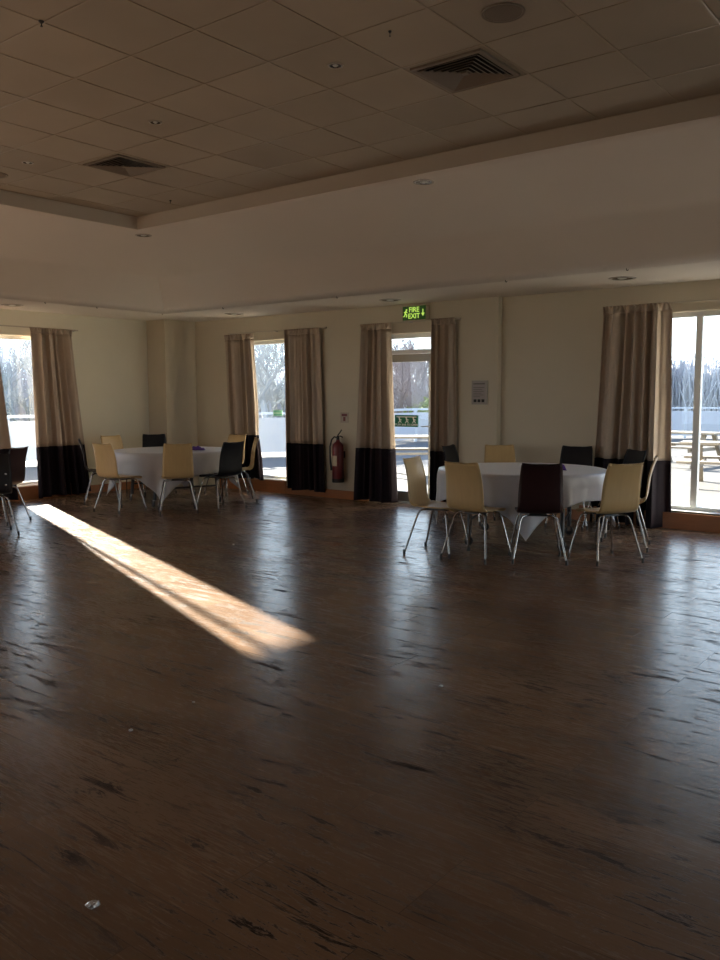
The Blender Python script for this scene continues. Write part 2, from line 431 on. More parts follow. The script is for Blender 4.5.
h.box((hx-.02, yp-.042, .98), (hx+.02, yp-.03, 1.20), .004)
h.tube([(hx, yp-.04, 1.10), (hx, yp-.085, 1.10), (hx-.02, yp-.09, 1.10), (hx-.12, yp-.09, 1.095)], .010, 10)
struct(h.build('door_handle', M['steel'], d, smooth=True))
s = thing('door_sign', 'green sign with white pictograms and writing on the fire door glass', 'sign', (-6.81, 9.745, 1.165))
MB().box((-.20, -.004, -.082), (.20, 0, .082)).build('sign_face', M['door_green'], s)
RX = Matrix.Rotation(PI/2, 4, 'X')
text_mesh('PUSH BAR TO OPEN', .042, M['white_ink'], s, Matrix.Translation((0, -.0055, -.055)) @ RX)
b = MB()
b.box((-.17, -.007, .05), (.17, -.004, .062))
for cx in (-.12, 0, .12):
    b.tube([(cx, -.006, .035), (cx+.012, -.006, .0)], .010, 6); b.lathe([(0, -.002), (.012, -.002), (.012, .002), (0, .002)], 12, Matrix.Translation((cx-.004, -.006, .048)) @ RX)
    b.tube([(cx+.012, -.006, 0), (cx+.035, -.006, -.025)], .006, 6); b.tube([(cx+.012, -.006, 0), (cx-.018, -.006, -.026)], .006, 6); b.tube([(cx, -.006, .025), (cx+.04, -.006, .012)], .005, 6)
b.build('pictograms', M['white_ink'], s)
s = thing('window_sticker', 'faint pale green sticker on the glass of the middle window', 'sticker', (-9.30, 9.752, 1.25))
MB().box((-.10, -.002, -.05), (.10, 0, .05)).build('sticker_film', new_mat('pale_green_film', (.45, .75, .62), .5), s)
b = MB(); b.box((-.085, -.004, .01), (.085, -.002, .03)); b.box((-.085, -.004, -.035), (.085, -.002, -.015)); b.build('printed_bars', new_mat('green_film_print', (.12, .5, .33), .5), s)

# ------------------------------------------------------------------ curtains
def curtain(label, loc, rz, top, bot, split, z0, z1, seed, amp=.05, folds=7, group='curtains at the tall windows', yb=0, tuck=0.):
    """along local X from top/bottom extents; local +Y is towards the wall"""
    rnd = random.Random(seed)
    root = thing('curtain', label, 'curtain', loc, rz, group)
    ph = [rnd.uniform(0, 6.28) for _ in range(6)]
    def wave(u, t):
        uu = u + .012*math.sin(5*u*PI+ph[3]+t*1.5) + .05*math.sin(2*PI*u*1.3+ph[0])
        a = math.sin(2*PI*folds*uu+ph[1])
        a = math.copysign(abs(a)**.75, a)
        return a*.8 + .35*math.sin(2*PI*folds*.5*u+ph[2]+t*.8) + .14*math.sin(2*PI*folds*2.3*u+ph[4]+2*t)
    def pt(u, z):
        t = (z1-z)/(z1-z0)
        e = t**1.15
        x = (top[0]*(1-e)+bot[0]*e)*(1-u) + (top[1]*(1-e)+bot[1]*e)*u
        if tuck: x += tuck*math.exp(-((z-split-.02)/.22)**2)*(u-.5)*-1
        hd = max(0, (z-(z1-.09))/.09)
        k = (1-hd)*(.80+.30*t)*amp*1.1
        y = -wave(u, t)*k - hd*.016*math.sin(2*PI*folds*3*u+ph[5]) + yb*t
        x += .018*math.cos(2*PI*folds*u+ph[1])*(1-hd)
        zz = z + (.012*math.sin(9*u+ph[2]) if z <= z0+1e-4 else 0)
        return (x, y, zz)
    NU = folds*22
    MB().grid(lambda u, v: pt(u, z1-.085+(.085)*v), NU, 5).build('heading', M['taupe'], root, smooth=True, angle=180, solid=.006)
    MB().grid(lambda u, v: pt(u, split+(z1-.085-split)*v), NU, 26).build('upper_cloth', M['taupe'], root, smooth=True, angle=180, solid=.006)
    MB().grid(lambda u, v: pt(u, z0+(split-z0)*v), NU, 12).build('lower_band', M['curtain_dark'], root, smooth=True, angle=180, solid=.006)
    return root
ya = 9.535; yr = 9.61; xb = XL+.10
G2 = 'taupe and black two-tone curtains'
curtain('right-hand taupe and black curtain of the far left window, on the left wall', (xb, 0, 0), PI/2, (6.80, 7.50), (6.83, 7.76), .775, .025, 2.52, 1, .055, 6, G2)
curtain('left-hand taupe and black curtain cut by the left edge of the photo', (xb, 0, 0), PI/2, (5.25, 6.26), (5.1, 6.49), .775, .025, 2.52, 2, .05, 7, G2)
curtain('left-hand curtain of the middle window, gathered behind the left table', (0, ya, 0), 0, (-10.26, -9.60), (-10.2, -9.41), .90, .20, 2.50, 3, .05, 5, G2, tuck=.06)
curtain('right-hand taupe and black curtain of the middle window, left of the extinguisher', (0, ya, 0), 0, (-8.93, -8.25), (-8.89, -8.18), .80, .09, 2.52, 4, .05, 6, G2)
curtain('left-hand curtain of the glazed fire door, right of the extinguisher', (0, ya, 0), 0, (-7.47, -6.93), (-7.63, -6.82), .775, .02, 2.52, 5, .055, 5, G2)
curtain('narrow right-hand curtain of the glazed fire door', (0, ya, 0), 0, (-6.29, -5.92), (-6.30, -5.88), .775, .10, 2.53, 6, .05, 4, G2)
curtain('wide taupe and black curtain at the right-hand window, behind the right table', (0, yr, 0), 0, (-3.93, -3.16), (-4.05, -3.11), .775, .012, 2.54, 7, .07, 6, G2)

def curtain_rail(label, loc, rz, a0, a1, z, back=.12):
    r = thing('curtain_rail', label, 'curtain rail', loc, rz, 'curtain rails')
    MB().box((a0, .012, z-.048), (a1, .026, z-.030), .003).build('track', M['rail'], r)
    b = [a0+.05, (a0+a1)/2, a1-.05]
    for q in b: MB().box((q-.010, .020, z-.052), (q+.010, back, z-.026), .002).build('bracket', M['steel'], r)
    return r
curtain_rail('white curtain rail on the left wall above the far left window', (xb, 0, 0), PI/2, 5.0, 7.62, 2.555, .10)
curtain_rail('white curtain rail above the middle window', (0, ya, 0), 0, -10.2, -8.12, 2.555, .085)
curtain_rail('white curtain rail below the green exit sign', (0, ya, 0), 0, -7.45, -5.82, 2.555, .085)
curtain_rail('white curtain rail above the right-hand window', (0, yr, 0), 0, -3.9, .0, 2.575, .10)

# ------------------------------------------------------------------ wall fittings
# projecting lit exit sign
s = thing('exit_sign', 'lit green FIRE EXIT sign with running man and arrow above the fire door', 'sign', (-6.545, YB, 2.625))
MB().box((-.195, -.085, -.10), (.195, 0, .10), .006).build('sign_box', new_mat('exit_sign_case', (.5, .42, .3), .5), s)
MB().box((-.186, -.088, -.092), (.186, -.084, .092)).build('sign_face', M['lit_face'], s)
text_mesh('FIRE', .094, M['lit'], s, Matrix.Translation((.0, -.090, .042)) @ RX)
text_mesh('EXIT', .094, M['lit'], s, Matrix.Translation((.0, -.090, -.042)) @ RX)
b = MB(); cx = -.135
b.lathe([(0, -.001), (.013, -.001), (.013, .001), (0, .001)], 12, Matrix.Translation((cx+.012, -.090, .045)) @ RX)
b.tube([(cx+.006, -.090, .030), (cx-.008, -.090, -.008)], .011, 6)
b.tube([(cx-.008, -.090, -.008), (cx+.02, -.090, -.02), (cx+.012, -.090, -.052)], .007, 6)
b.tube([(cx-.008, -.090, -.008), (cx-.02, -.090, -.038), (cx-.045, -.090, -.042)], .007, 6)
b.tube([(cx+.004, -.090, .026), (cx+.03, -.090, .008)], .005, 6); b.tube([(cx+.004, -.090, .026), (cx-.03, -.090, .012)], .005, 6)
b.build('running_man', M['lit'], s)
b = MB(); cx = .145
b.tube([(cx, -.090, .045), (cx, -.090, -.01)], .007, 6)
v = [b.bm.verts.new(p) for p in ((cx-.03, -.090, -.005), (cx, -.090, -.048), (cx+.03, -.090, -.005))]
b.bm.faces.new(v); b.build('arrow', M['lit'], s)

# framed notice
s = thing('wall_notice', 'small framed printed notice with three black squares at its foot on the back wall', 'notice', (-5.565, YB, 1.555))
MB().box((-.115, -.02, -.155), (.115, 0, .155), .004).build('notice_frame', M['grey_alu'], s)
MB().box((-.098, -.0235, -.138), (.098, -.019, .138)).build('paper', M['paper'], s)
b = MB()
b.box((-.085, -.025, .105), (.085, -.0235, .118))
for q, wd in ((.06, .16), (.035, .13), (.012, .15), (-.012, .12), (-.035, .15), (-.058, .10)): b.box((-.085, -.025, q), (-.085+wd, -.0235, q+.006))
b.build('print_lines', M['grey_ink'], s)
for q in (-.058, 0, .058): MB().box((q-.021, -.0255, -.125), (q+.021, -.0235, -.088)).build('black_square', M['dark_ink'], s)

# fire extinguisher on the wall
e = thing('fire_extinguisher', 'red fire extinguisher hung on the back wall beside the fire door curtain', 'fire extinguisher', (-7.86, YB-.12, .26))
MB().lathe([(0, 0), (.078, .0), (.084, .03), (.084, .50), (.075, .55), (.045, .585), (.028, .60), (.028, .62), (0, .62)], 28).build('cylinder', M['red'], e, smooth=True)
MB().lathe([(0, -.004), (.086, -.004), (.087, .05), (.085, .052)], 28).build('base_ring', M['black_plastic'], e, smooth=True)
MB().grid(lambda u, v: (.0855*math.sin(-1.1+u*1.6), -.0855*math.cos(-1.1+u*1.6), .24+.15*v), 14, 1).build('instruction_label', M['cream_label'], e, smooth=True)
b = MB(); b.lathe([(0, .62), (.022, .62), (.024, .66), (.012, .68), (0, .68)], 14)
b.tube([(0, 0, .66), (.05, -.01, .675), (.10, -.015, .66)], .009, 8); b.tube([(0, 0, .685), (.05, -.01, .73), (.08, -.012, .765)], .009, 8)
b.build('valve_handle', M['black_plastic'], e, smooth=True)
MB().tube([(-.01, 0, .65), (-.06, -.01, .66), (-.10, -.02, .62), (-.125, -.03, .52), (-.125, -.03, .38), (-.11, -.035, .26), (-.095, -.035, .17)], [.011]*5+[.014, .017], 8).build('hose', M['black_plastic'], e, smooth=True)
MB().box((-.04, .07, .35), (.04, .12, .45), .004).build('wall_bracket', M['black_metal'], e)
s = thing('extinguisher_sign', 'small pale sign with a red symbol on the wall above the fire extinguisher', 'sign', (-7.83, YB, 1.20))
MB().box((-.075, -.004, -.075), (.075, 0, .075)).build('sign_plate', new_mat('sign_plate_cream', (.45, .38, .30), .5), s)
b = MB(); b.box((-.05, -.006, .02), (.05, -.004, .055)); b.box((-.02, -.006, -.05), (.02, -.004, .01)); b.build('red_symbol', M['red'], s)

# ------------------------------------------------------------------ ceiling fittings
def diffuser(label, cx, cy):
    r = thing('ceiling_vent', label, 'air vent', (cx, cy, ZC), 0, 'square ceiling vents')
    MB().box((-.25, -.25, -.003), (.25, .25, -.0005)).build('backing', M['vent_dark'], r)
    def ring(mb, ho, zo, hi, zi, th=.003):
        co = [(-1, -1), (1, -1), (1, 1), (-1, 1)]
        A = [mb.bm.verts.new((a*ho, b*ho, zo)) for a, b in co]; B = [mb.bm.verts.new((a*hi, b*hi, zi)) for a, b in co]
        for k in range(4): mb.bm.faces.new((A[k], A[(k+1) % 4], B[(k+1) % 4], B[k]))
    f = MB(); ring(f, .258, -.012, .228, -.012); ring(f, .258, -.012, .258, 0); ring(f, .228, -.012, .228, -.002); f.build('flange', M['vent'], r, solid=.002)
    for k in range(6):
        h = .222-.035*k
        v = MB(); ring(v, h, -.020, h-.030, -.004); v.build('louvre', M['vent'], r, solid=.002)
    MB().box((-.022, -.022, -.02), (.022, .022, -.005), .002).build('centre_plate', M['vent'], r)
diffuser('square louvred air vent in the ceiling, right-hand and larger in view', GX+.9, GY+.9)
diffuser('square louvred air vent in the ceiling, left-hand near the corner of the room', GX-4.5*.6, GY+.9)

def spk(label, x, y, r=.118):
    s = thing('ceiling_speaker', label, 'speaker', (x, y, ZC), 0, 'round ceiling speakers')
    MB().lathe([(r*.90, -.006), (r, -.008), (r+.003, -.003), (r+.003, 0)], 36).build('rim', M['vent'], s, smooth=True)
    MB().lathe([(0, -.010), (r*.5, -.009), (r*.87, -.006), (r*.87, 0)], 36).build('grille', M['speaker'], s, smooth=True)
spk('round brown ceiling speaker at the top of the photo', GX+2.5*.6, GY+.3)
spk('round ceiling speaker at the left edge of the photo', GX-6.55*.6, GY+.33)

def downlight(name, label, x, y, z, r, grp):
    s = thing(name, label, 'spotlight', (x, y, z), 0, grp)
    MB().lathe([(r*.74, -.003), (r*.80, -.008), (r*.96, -.007), (r, -.001), (r, 0)], 28).build('rim', M['spot_ring'], s, smooth=True)
    MB().lathe([(0, -.001), (r*.4, -.001), (r*.60, -.0025), (r*.75, -.004)], 28).build('bowl', M['spot_in'], s, smooth=True)
    MB().lathe([(0, -.010), (r*.22, -.009), (r*.34, -.003), (r*.34, -.001)], 20).build('lamp', M['lens'], s, smooth=True)
g = 'small round spotlights in the tiled ceiling'
downlight('ceiling_spotlight', 'small round spotlight in the tiled ceiling, nearest and rightmost of three', GX+.3, GY+.3, ZC, .052, g)
downlight('ceiling_spotlight', 'small round spotlight in the tiled ceiling, middle of three', GX-2.5*.6, GY+.3, ZC, .052, g)
downlight('ceiling_spotlight', 'small round spotlight in the tiled ceiling, leftmost of three', GX-5.5*.6, GY+.3, ZC, .052, g)
g = 'round downlights under the cove edge'
downlight('cove_downlight', 'round downlight on the cove just below the ceiling edge, right of centre', -4.45, 6.63, 3.459, .10, g)
downlight('cove_downlight', 'round downlight at the corner of the cove on the left', -8.54, 6.64, 3.459, .10, g)
g = 'flat round downlights in the low ceiling strip'
downlight('soffit_downlight', 'flat round downlight in the low ceiling above the right-hand curtain', -3.47, 8.98, ZS, .145, g)
downlight('soffit_downlight', 'flat round downlight in the low ceiling beside the exit sign', -6.60, 9.06, ZS, .145, g)
downlight('soffit_downlight', 'flat round downlight in the low ceiling before the middle window', -9.53, 9.06, ZS, .145, g)
downlight('soffit_downlight', 'flat round downlight in the low ceiling at the far left window', -10.98, 6.30, ZS, .145, g)
def sensor(label, x, y, r=.02):
    s = thing('ceiling_sprinkler', label, 'sprinkler', (x, y, ZC-.004), 0, 'tiny sprinkler heads')
    MB().lathe([(0, -.012), (r*.5, -.012), (r, -.004), (r, 0)], 14).build('escutcheon', M['black_metal'], s, smooth=True)
    MB().lathe([(0, -.03), (r*.5, -.03), (r*.5, -.027), (r*.2, -.026), (r*.2, -.012)], 10).build('head', M['black_metal'], s, smooth=True)
sensor('tiny dark sprinkler head at the crossing of ceiling bars, top left', GX-.6*.97, GY-1.2-.02, .016)
sensor('tiny dark sprinkler head in a ceiling tile left of the right-hand vent', GX+1.46*.6, GY+.1, .010)
sensor('tiny dark sprinkler head in a ceiling tile near the room corner', GX-5.76*.6, GY+3.41*.6, .012)
for (x, y, lab) in ((-10.36+.0, 8.36, 'in the inner corner'), (-9.05, 8.385, 'above the middle window'), (-6.95, 8.385, 'left of the exit sign'), (-4.55, 8.385, 'near the middle of the back wall'), (-3.2, 8.385, 'above the right-hand curtain'), (-10.345, 7.2, 'over the left wall'), (-10.345, 6.4, 'over the far left window')):
    s = thing('cove_hook', 'tiny dark hook on the lower cove edge ' + lab, 'hook', (x, y, ZS-.001), 0, 'tiny hooks along the cove edge')
    MB().tube([(0, 0, .01), (0, 0, -.006), (.012, 0, -.013), (.022, 0, -.004)], .004, 6).build('hook_wire', M['black_metal'], s)

# ------------------------------------------------------------------ chairs
def crom(P, n):
    out = []
    for i in range(len(P)-1):
        p0, p1, p2, p3 = P[max(i-1, 0)], P[i], P[i+1], P[min(i+2, len(P)-1)]
        for k in range(n):
            t = k/n
            out.append(tuple(.5*((2*b)+(-a+c)*t+(2*a-5*b+4*c-d)*t*t+(-a+3*b-3*c+d)*t**3) for a, b, c, d in zip(p0, p1, p2, p3)))
    out.append(P[-1]); return out
# (y, z, half width, edge lift)
SEAT = [(.215, .425, .150, 0), (.205, .438, .178, 0), (.15, .452, .194, .004), (.02, .447, .200, .008), (-.10, .449, .200, .010), (-.165, .460, .200, .010)]
BACK = [(-.165, .460, .200, .010), (-.207, .487, .199, .008), (-.227, .535, .198, .008), (-.238, .62, .196, .010), (-.252, .72, .191, .013), (-.277, .82, .184, .015), (-.303, .890, .178, .016), (-.306, .899, .174, .016)]
def shell(P, name, mat, parent):
    pr = crom(P, 5); NV = 12
    def pt(u, v):
        i = min(int(u*(len(pr)-1)+1e-6), len(pr)-1)
        y, z, w, lf = pr[i]
        a, b = pr[max(i-1, 0)], pr[min(i+1, len(pr)-1)]
        d = Vector((b[0]-a[0], b[1]-a[1])).normalized(); nrm = Vector((-d.y, d.x))   # towards the sitter
        if nrm.x*.5+nrm.y < 0: nrm = -nrm
        s = (v*2-1); q = lf*s*s
        return (s*w, y+nrm.x*q, z+nrm.y*q)
    return MB().grid(pt, len(pr)-1, NV).build(name, mat, parent, smooth=True, angle=60, solid=.011)
def make_chair(kind, bolts=False):
    t = thing('dining_chair', None, 'chair')
    shell(SEAT, 'seat', M[kind], t); shell(BACK, 'backrest', M[kind], t)
    for sx in (-1, 1):
        for sy in (-1, 1):
            fy = -.255 if sy < 0 else .215
            p = [(sx*.06, sy*.10, .425), (sx*.115, sy*.115, .425), (sx*.150, sy*.135, .412), (sx*.168, sy*.150, .375), (sx*.238, fy, .012)]
            lg = MB().tube(crom(p[:4], 3)+[p[4]], .0090, 10).build('leg', M['chrome'], t, smooth=True)
            MB().tube([Vector(p[4])+Vector((-sx*.004, 0, .035)), Vector(p[4])+Vector((0, 0, -.012))], .0125, 10).build('foot_cap', M['black_plastic'], lg, smooth=True)
    MB().box((-.075, -.115, .418), (.075, .115, .434), .004).build('seat_mount', M['black_metal'], t)
    if bolts:
        for z in (.56, .68):
            MB().lathe([(0, .006), (.008, .005), (.012, 0)], 12, Matrix.Translation((.13, -.244+(.62-z)*.12-.008, z)) @ Matrix.Rotation(PI/2, 4, 'X')).build('bolt', M['chrome'], t, smooth=True)
    return t
PROTO = {}
def chair(kind, cx, cy, face, label, group, bolts=False):
    """face: heading (radians) the sitter looks along"""
    key = (kind, bolts)
    if key in PROTO: o = copy_tree(PROTO[key])
    else: o = PROTO[key] = make_chair(kind, bolts)
    o.location = (cx, cy, 0); o.rotation_euler = (0, 0, face-PI/2)
    tag(o, label, 'chair', group); return o
RC = (-4.10, 7.97); LC = (-9.58, 7.88)
def around(ctr, kind, deg, label, group, rb=1.46, face=None, **k):
    """backrest top at radius rb from the table centre; the sitter faces the centre unless face (degrees) is given"""
    a = math.radians(deg); fc = a+PI if face is None else math.radians(face)
    bx, by = ctr[0]+rb*math.cos(a), ctr[1]+rb*math.sin(a)
    return chair(kind, bx+.285*math.cos(fc), by+.285*math.sin(fc), fc, label, group, **k)
#CHAIRS
gr = 'chairs round the right-hand table'; RK = (-4.2, 8.0)
chair('beige', -4.38, 6.82, math.radians(8), 'pale wooden chair turned sideways, leftmost at the right table before the glazed door', gr)
around(RK, 'beige', -81, 'pale wooden chair seen from behind, immediately left of the dark wine chair', gr, face=89)
around(RK, 'wine', -53, 'dark wine chair with its back to us at the front of the right table', gr, face=122)
chair('beige', -2.98, 7.45, math.radians(146), 'pale wooden chair seen from behind, at the right end of the right table', gr)
chair('beige', -3.10, 8.20, math.radians(197), 'pale chair seen edge-on, rightmost at the right table', gr)
around(RK, 'black', 54, 'black chair on the far side of the right table against the curtain', gr)
around(RK, 'black', 88, 'black chair on the far side of the right table, left of the wide curtain', gr, face=282)
around(RK, 'beige', 125, 'pale chair on the far side of the right table against the cream wall', gr, face=308)
around(RK, 'black', 150, 'black chair in front of the narrow door curtain at the right table', gr, face=8)
gl = 'chairs round the left-hand table'; LK = (-9.66, 7.9)
around(LK, 'wine', -131, 'dark chair seen edge-on, leftmost at the left table before the curtain', gl, rb=1.25, face=56)
chair('beige', -9.36, 6.80, math.radians(96), 'pale wooden chair turned sideways at the left front of the left table', gl)
around(LK, 'beige', -36, 'pale wooden chair with its back to us at the front of the left table', gl)
around(LK, 'black', -6, 'black chair at the right front of the left table', gl, face=178)
around(LK, 'beige', 41, 'pale chair seen edge-on, rightmost at the left table by the middle window', gl, rb=1.22, face=232)
around(LK, 'beige', 94, 'pale chair mostly hidden behind the black one at the right of the left table', gl, rb=1.40)
around(LK, 'black', 151, 'black chair on the far side of the left table by the corner column', gl)
around(LK, 'beige', 179, 'shiny pale chair at the far left side of the left table by the wall', gl)
gf = 'dark chairs at the left edge of the photo'
chair('black', -8.90, 4.75, math.radians(160), 'black chair cut by the left edge of the photo', gf, bolts=True)
chair('wine', -9.66, 5.27, math.radians(207), 'dark wine chair before the far left window, beside the cut-off black chair', gf)
#ENDCHAIRS

# ------------------------------------------------------------------ tables
def banquet_table(ctr, rz, label, group):
    t = thing('banquet_table', label, 'table', (*ctr, 0), rz, group)
    MB().lathe([(0, .722), (.845, .722), (.855, .728), (.855, .742), (.845, .748), (0, .748)], 72).build('tabletop', M['orange_wood'], t, smooth=True)
    b = MB()
    for sx in (-1, 1): b.box((sx*.46-.02, -.52, .68), (sx*.46+.02, .52, .72), .003)
    b.box((-.46, -.02, .68), (.46, .02, .72), .003); b.build('under_frame', M['black_metal'], t)
    for sx in (-1, 1):
        for sy in (-1, 1):
            lg = MB().tube([(sx*.46, sy*.42, .69), (sx*.46, sy*.47, .10)], .024, 12).build('leg', M['black_metal'], t, smooth=True)
            c = Matrix.Translation((sx*.46, sy*.49, .045)) @ Matrix.Rotation(PI/2, 4, 'X')
            MB().lathe([(0, -.014), (.036, -.014), (.045, -.008), (.045, .008), (.036, .014), (0, .014)], 20, c).build('caster', M['black_plastic'], lg, smooth=True)
            MB().box((sx*.46-.02, sy*.49-.019, .04), (sx*.46+.02, sy*.49+.019, .105), .006).build('caster_fork', M['chrome'], lg)
        MB().tube([(sx*.46, -.46, .25), (sx*.46, .46, .25)], .012, 8).build('stretcher', M['black_metal'], t, smooth=True)
    return t
def tablecloth(ctr, rz, label, seed, side=1.12, tip=.60):
    rnd = random.Random(seed); ph = [rnd.uniform(0, 6.28) for _ in range(6)]
    R, Z = .865, .752
    NT, N1, N2 = 288, 10, 16
    def f(u, v):
        th = u*2*PI; k = v*(N1+N2)
        if k <= N1:
            r = R*(k/N1)
            z = Z + .0012*math.sin(7*r+ph[0])*math.cos(3*th+ph[1])
            if k == N1: z -= .004
            return (r*math.cos(th), r*math.sin(th), z)
        t = (k-N1)/N2
        edge = side/max(abs(math.cos(th)), abs(math.sin(th)))
        d0 = side-R; q = (edge-side)/(side*(2**.5-1))
        drop = d0 + (tip-d0)*q**1.15
        corner = q
        fold = math.sin(14*th+ph[2]+.6*math.sin(3*th+ph[3]))*.5+math.sin(23*th+ph[4])*.25
        # the hanging corner closes into a soft cone with deep folds each side
        loc = (th % (PI/2))-PI/4
        cone = math.cos(loc*12)*math.exp(-(loc*3.2)**2)
        r = R + .006 + t*(.014+.050*fold*(.6+corner)+.060*cone*t*corner) + .02*math.sin(PI*min(1, t*2))*.3
        z = Z - .004 - drop*t
        return (r*math.cos(th), r*math.sin(th), z)
    o = MB().grid(f, NT, N1+N2, close=True)
    bmesh.ops.remove_doubles(o.bm, verts=o.bm.verts, dist=1e-5)
    o = o.build('tablecloth', M['cloth'], smooth=True, angle=180, solid=.003)
    o.location = (*ctr, 0); o.rotation_euler = (0, 0, rz)
    return tag(o, label, 'tablecloth', 'white tablecloths with hanging corners')
banquet_table(RC, math.radians(20), 'round folding table on black legs and casters, the right-hand table', 'round banquet tables')
banquet_table(LC, math.radians(-18), 'round folding table on black legs, the left-hand table farther away', 'round banquet tables')
tablecloth(RC, math.radians(-60-45), 'white tablecloth on the right-hand table, its corner hanging behind the wine chair', 3)
tablecloth(LC, math.radians(-50-45), 'white tablecloth on the left-hand table below the corner column', 8, 1.15, .66)
def napkin(x, y, rz, sx, sy, label, seed):
    mb = MB(); off = Vector((seed*3.1, 1.7, seed))
    def f(u, v):
        a, b = u*2-1, v*2-1
        e = max(0, 1-(a*a)**1.5)*max(0, 1-(b*b)**1.5)
        p = Vector((a*sx, b*sy, 0))
        h = abs(noise.noise(p*14+off))*.07+abs(noise.noise(p*35+off))*.02
        return (p.x+noise.noise(p*9+off)*.03, p.y+noise.noise(p*9-off)*.03, .006+e*(.018+h))
    o = mb.grid(f, 26, 20).build('paper_napkin', M['purple'], smooth=True, angle=30, solid=-.002)
    o.location = (x, y, .758); o.rotation_euler = (0, 0, rz)
    return tag(o, label, 'napkin', 'purple napkins')
napkin(-9.15, 7.93, .6, .13, .07, 'crumpled purple napkin on the left-hand white tablecloth', 1)
napkin(-3.67, 7.93, .5, .06, .05, 'small purple napkin on the right tablecloth just behind the wine chair', 2)

# ------------------------------------------------------------------ litter on the floor
def scrap(name, x, y, s, label, mat, seed, h=.5):
    mb = MB(); bmesh.ops.create_icosphere(mb.bm, subdivisions=2, radius=1)
    for v in mb.bm.verts:
        q = noise.noise(v.co*1.9+Vector((seed*2.3, 0, 0)))*.5
        v.co = Vector((v.co.x*(1+q), v.co.y*(1-q), v.co.z*h*(1+q)))*s
    zm = min(v.co.z for v in mb.bm.verts)
    for v in mb.bm.verts: v.co.z -= zm
    o = mb.build(name, mat); o.location = (x, y, 0); o.rotation_euler = (0, 0, seed)
    return tag(o, label, 'litter', 'litter on the floor')
#LITTER
scrap('plastic_wrapper', -2.08, 1.37, .021, 'crumpled clear plastic wrapper on the floor at the bottom left', M['plastic'], 1, .35)
scrap('paper_scrap', -3.09, 2.26, .011, 'tiny white scrap on the dark boards above the plastic wrapper', M['litter'], 2)
scrap('paper_scrap', -3.14, 2.67, .008, 'tiny white scrap on the boards below the end of the sun patch', M['litter'], 3)
scrap('paper_scrap', -2.30, 3.61, .012, 'tiny white scrap on the boards below the fire door reflection', M['litter'], 4)
scrap('paper_scrap', -6.27, 5.90, .012, 'tiny white scrap on the floor beyond the sun patch', M['litter'], 5)

# ------------------------------------------------------------------ outside
struct(MB().box((-24, 10.0, -.12), (16, 36, -.02)).build('ground_terrace', M['deck']))
struct(MB().box((-24, -14, -.12), (XL-T, 10.0, -.02)).build('ground_side_terrace', M['deck']))
struct(MB().box((XR+T, -14, -.12), (16, 10.0, -.02)).build('ground_right_terrace', M['deck']))
struct(MB().box((-160, -60, -1.4), (120, 200, -1.0)).build('ground', M['grass']))
def fence(pts, label, h=1.1):
    f = thing('terrace_fence', label, 'fence', (0, 0, 0), 0, 'pale panelled terrace fence runs')
    for p, q in zip(pts, pts[1:]):
        p = Vector((*p, 0)); q = Vector((*q, 0)); L = (q-p).length; n = max(1, round(L/2.4)); d = (q-p)/n
        mt = Matrix.Rotation(math.atan2(d.y, d.x), 4, 'Z')
        for k in range(n):
            c = Matrix.Translation(p+d*k) @ mt
            MB().box((.05, -.02, .08), (d.length-.05, .02, h-.13), .003, c).build('panel', M['fence'], f)
            MB().box((-.05, -.05, -.02), (.05, .05, h), .006, c).build('post', M['fence_rail'], f)
        c = Matrix.Translation(p) @ mt
        MB().box((0, -.045, h-.05), (L, .045, h+.01), .006, c).build('top_rail', M['fence_rail'], f)
fence([(-17.8, 2.0), (-17.6, 12.5)], 'pale panelled fence seen through the far left window')
fence([(-17.6, 12.5), (-14.9, 16.3), (-16.4, 24.0)], 'pale panelled fence seen through the middle window')
fence([(-16.4, 24.0), (-9.7, 31.6), (2, 34.5)], 'long pale panelled fence across the far side of the terrace')

lp = thing('shadow_post', 'slender unseen post added on the terrace to cast a shadow line', 'shadow post', (-14.0, 7.40, -.02))  # unseen post, added to cast the thin dark line through the sun patch
MB().tube([(0, 0, 0), (0, 0, 4.6)], .034, 12).build('pole', M['grey_alu'], lp, smooth=True)
MB().lathe([(0, 0), (.09, 0), (.09, .02), (.04, .05)], 16).build('base', M['grey_alu'], lp)
MB().lathe([(0, 4.6), (.10, 4.62), (.13, 4.85), (0, 4.92)], 16).build('post_head', M['lens'], lp, smooth=True)
def picnic(label, x, y, rz):
    t = thing('picnic_table', label, 'picnic table', (x, y, -.02), rz, 'picnic tables on the terrace')
    b = MB()
    for k in range(5): b.box((-.9, -.36+k*.146, .71), (.9, -.36+k*.146+.134, .75), .004)
    b.build('tabletop', M['picnic'], t)
    for s in (-1, 1):
        b = MB(); b.box((-.9, s*.68-.13, .42), (.9, s*.68+.13, .46), .004); b.build('bench', M['picnic'], t)
        for e in (-.62, .62):
            MB().tube([(e, s*.22, .70), (e, s*.72, 0)], .06, 4).build('leg', M['picnic'], t)
    for e in (-.56, .56):
        MB().box((e-.02, -.78, .34), (e+.02, .78, .42), .003).build('cross_bar', M['picnic'], t)
picnic('weathered picnic table just outside the right-hand window', -3.75, 15.1, math.radians(12))
picnic('weathered picnic table farther out on the terrace, left of the near one', -5.9, 19.0, math.radians(-10))
picnic('weathered picnic table outside the fire door', -9.6, 13.9, math.radians(40))

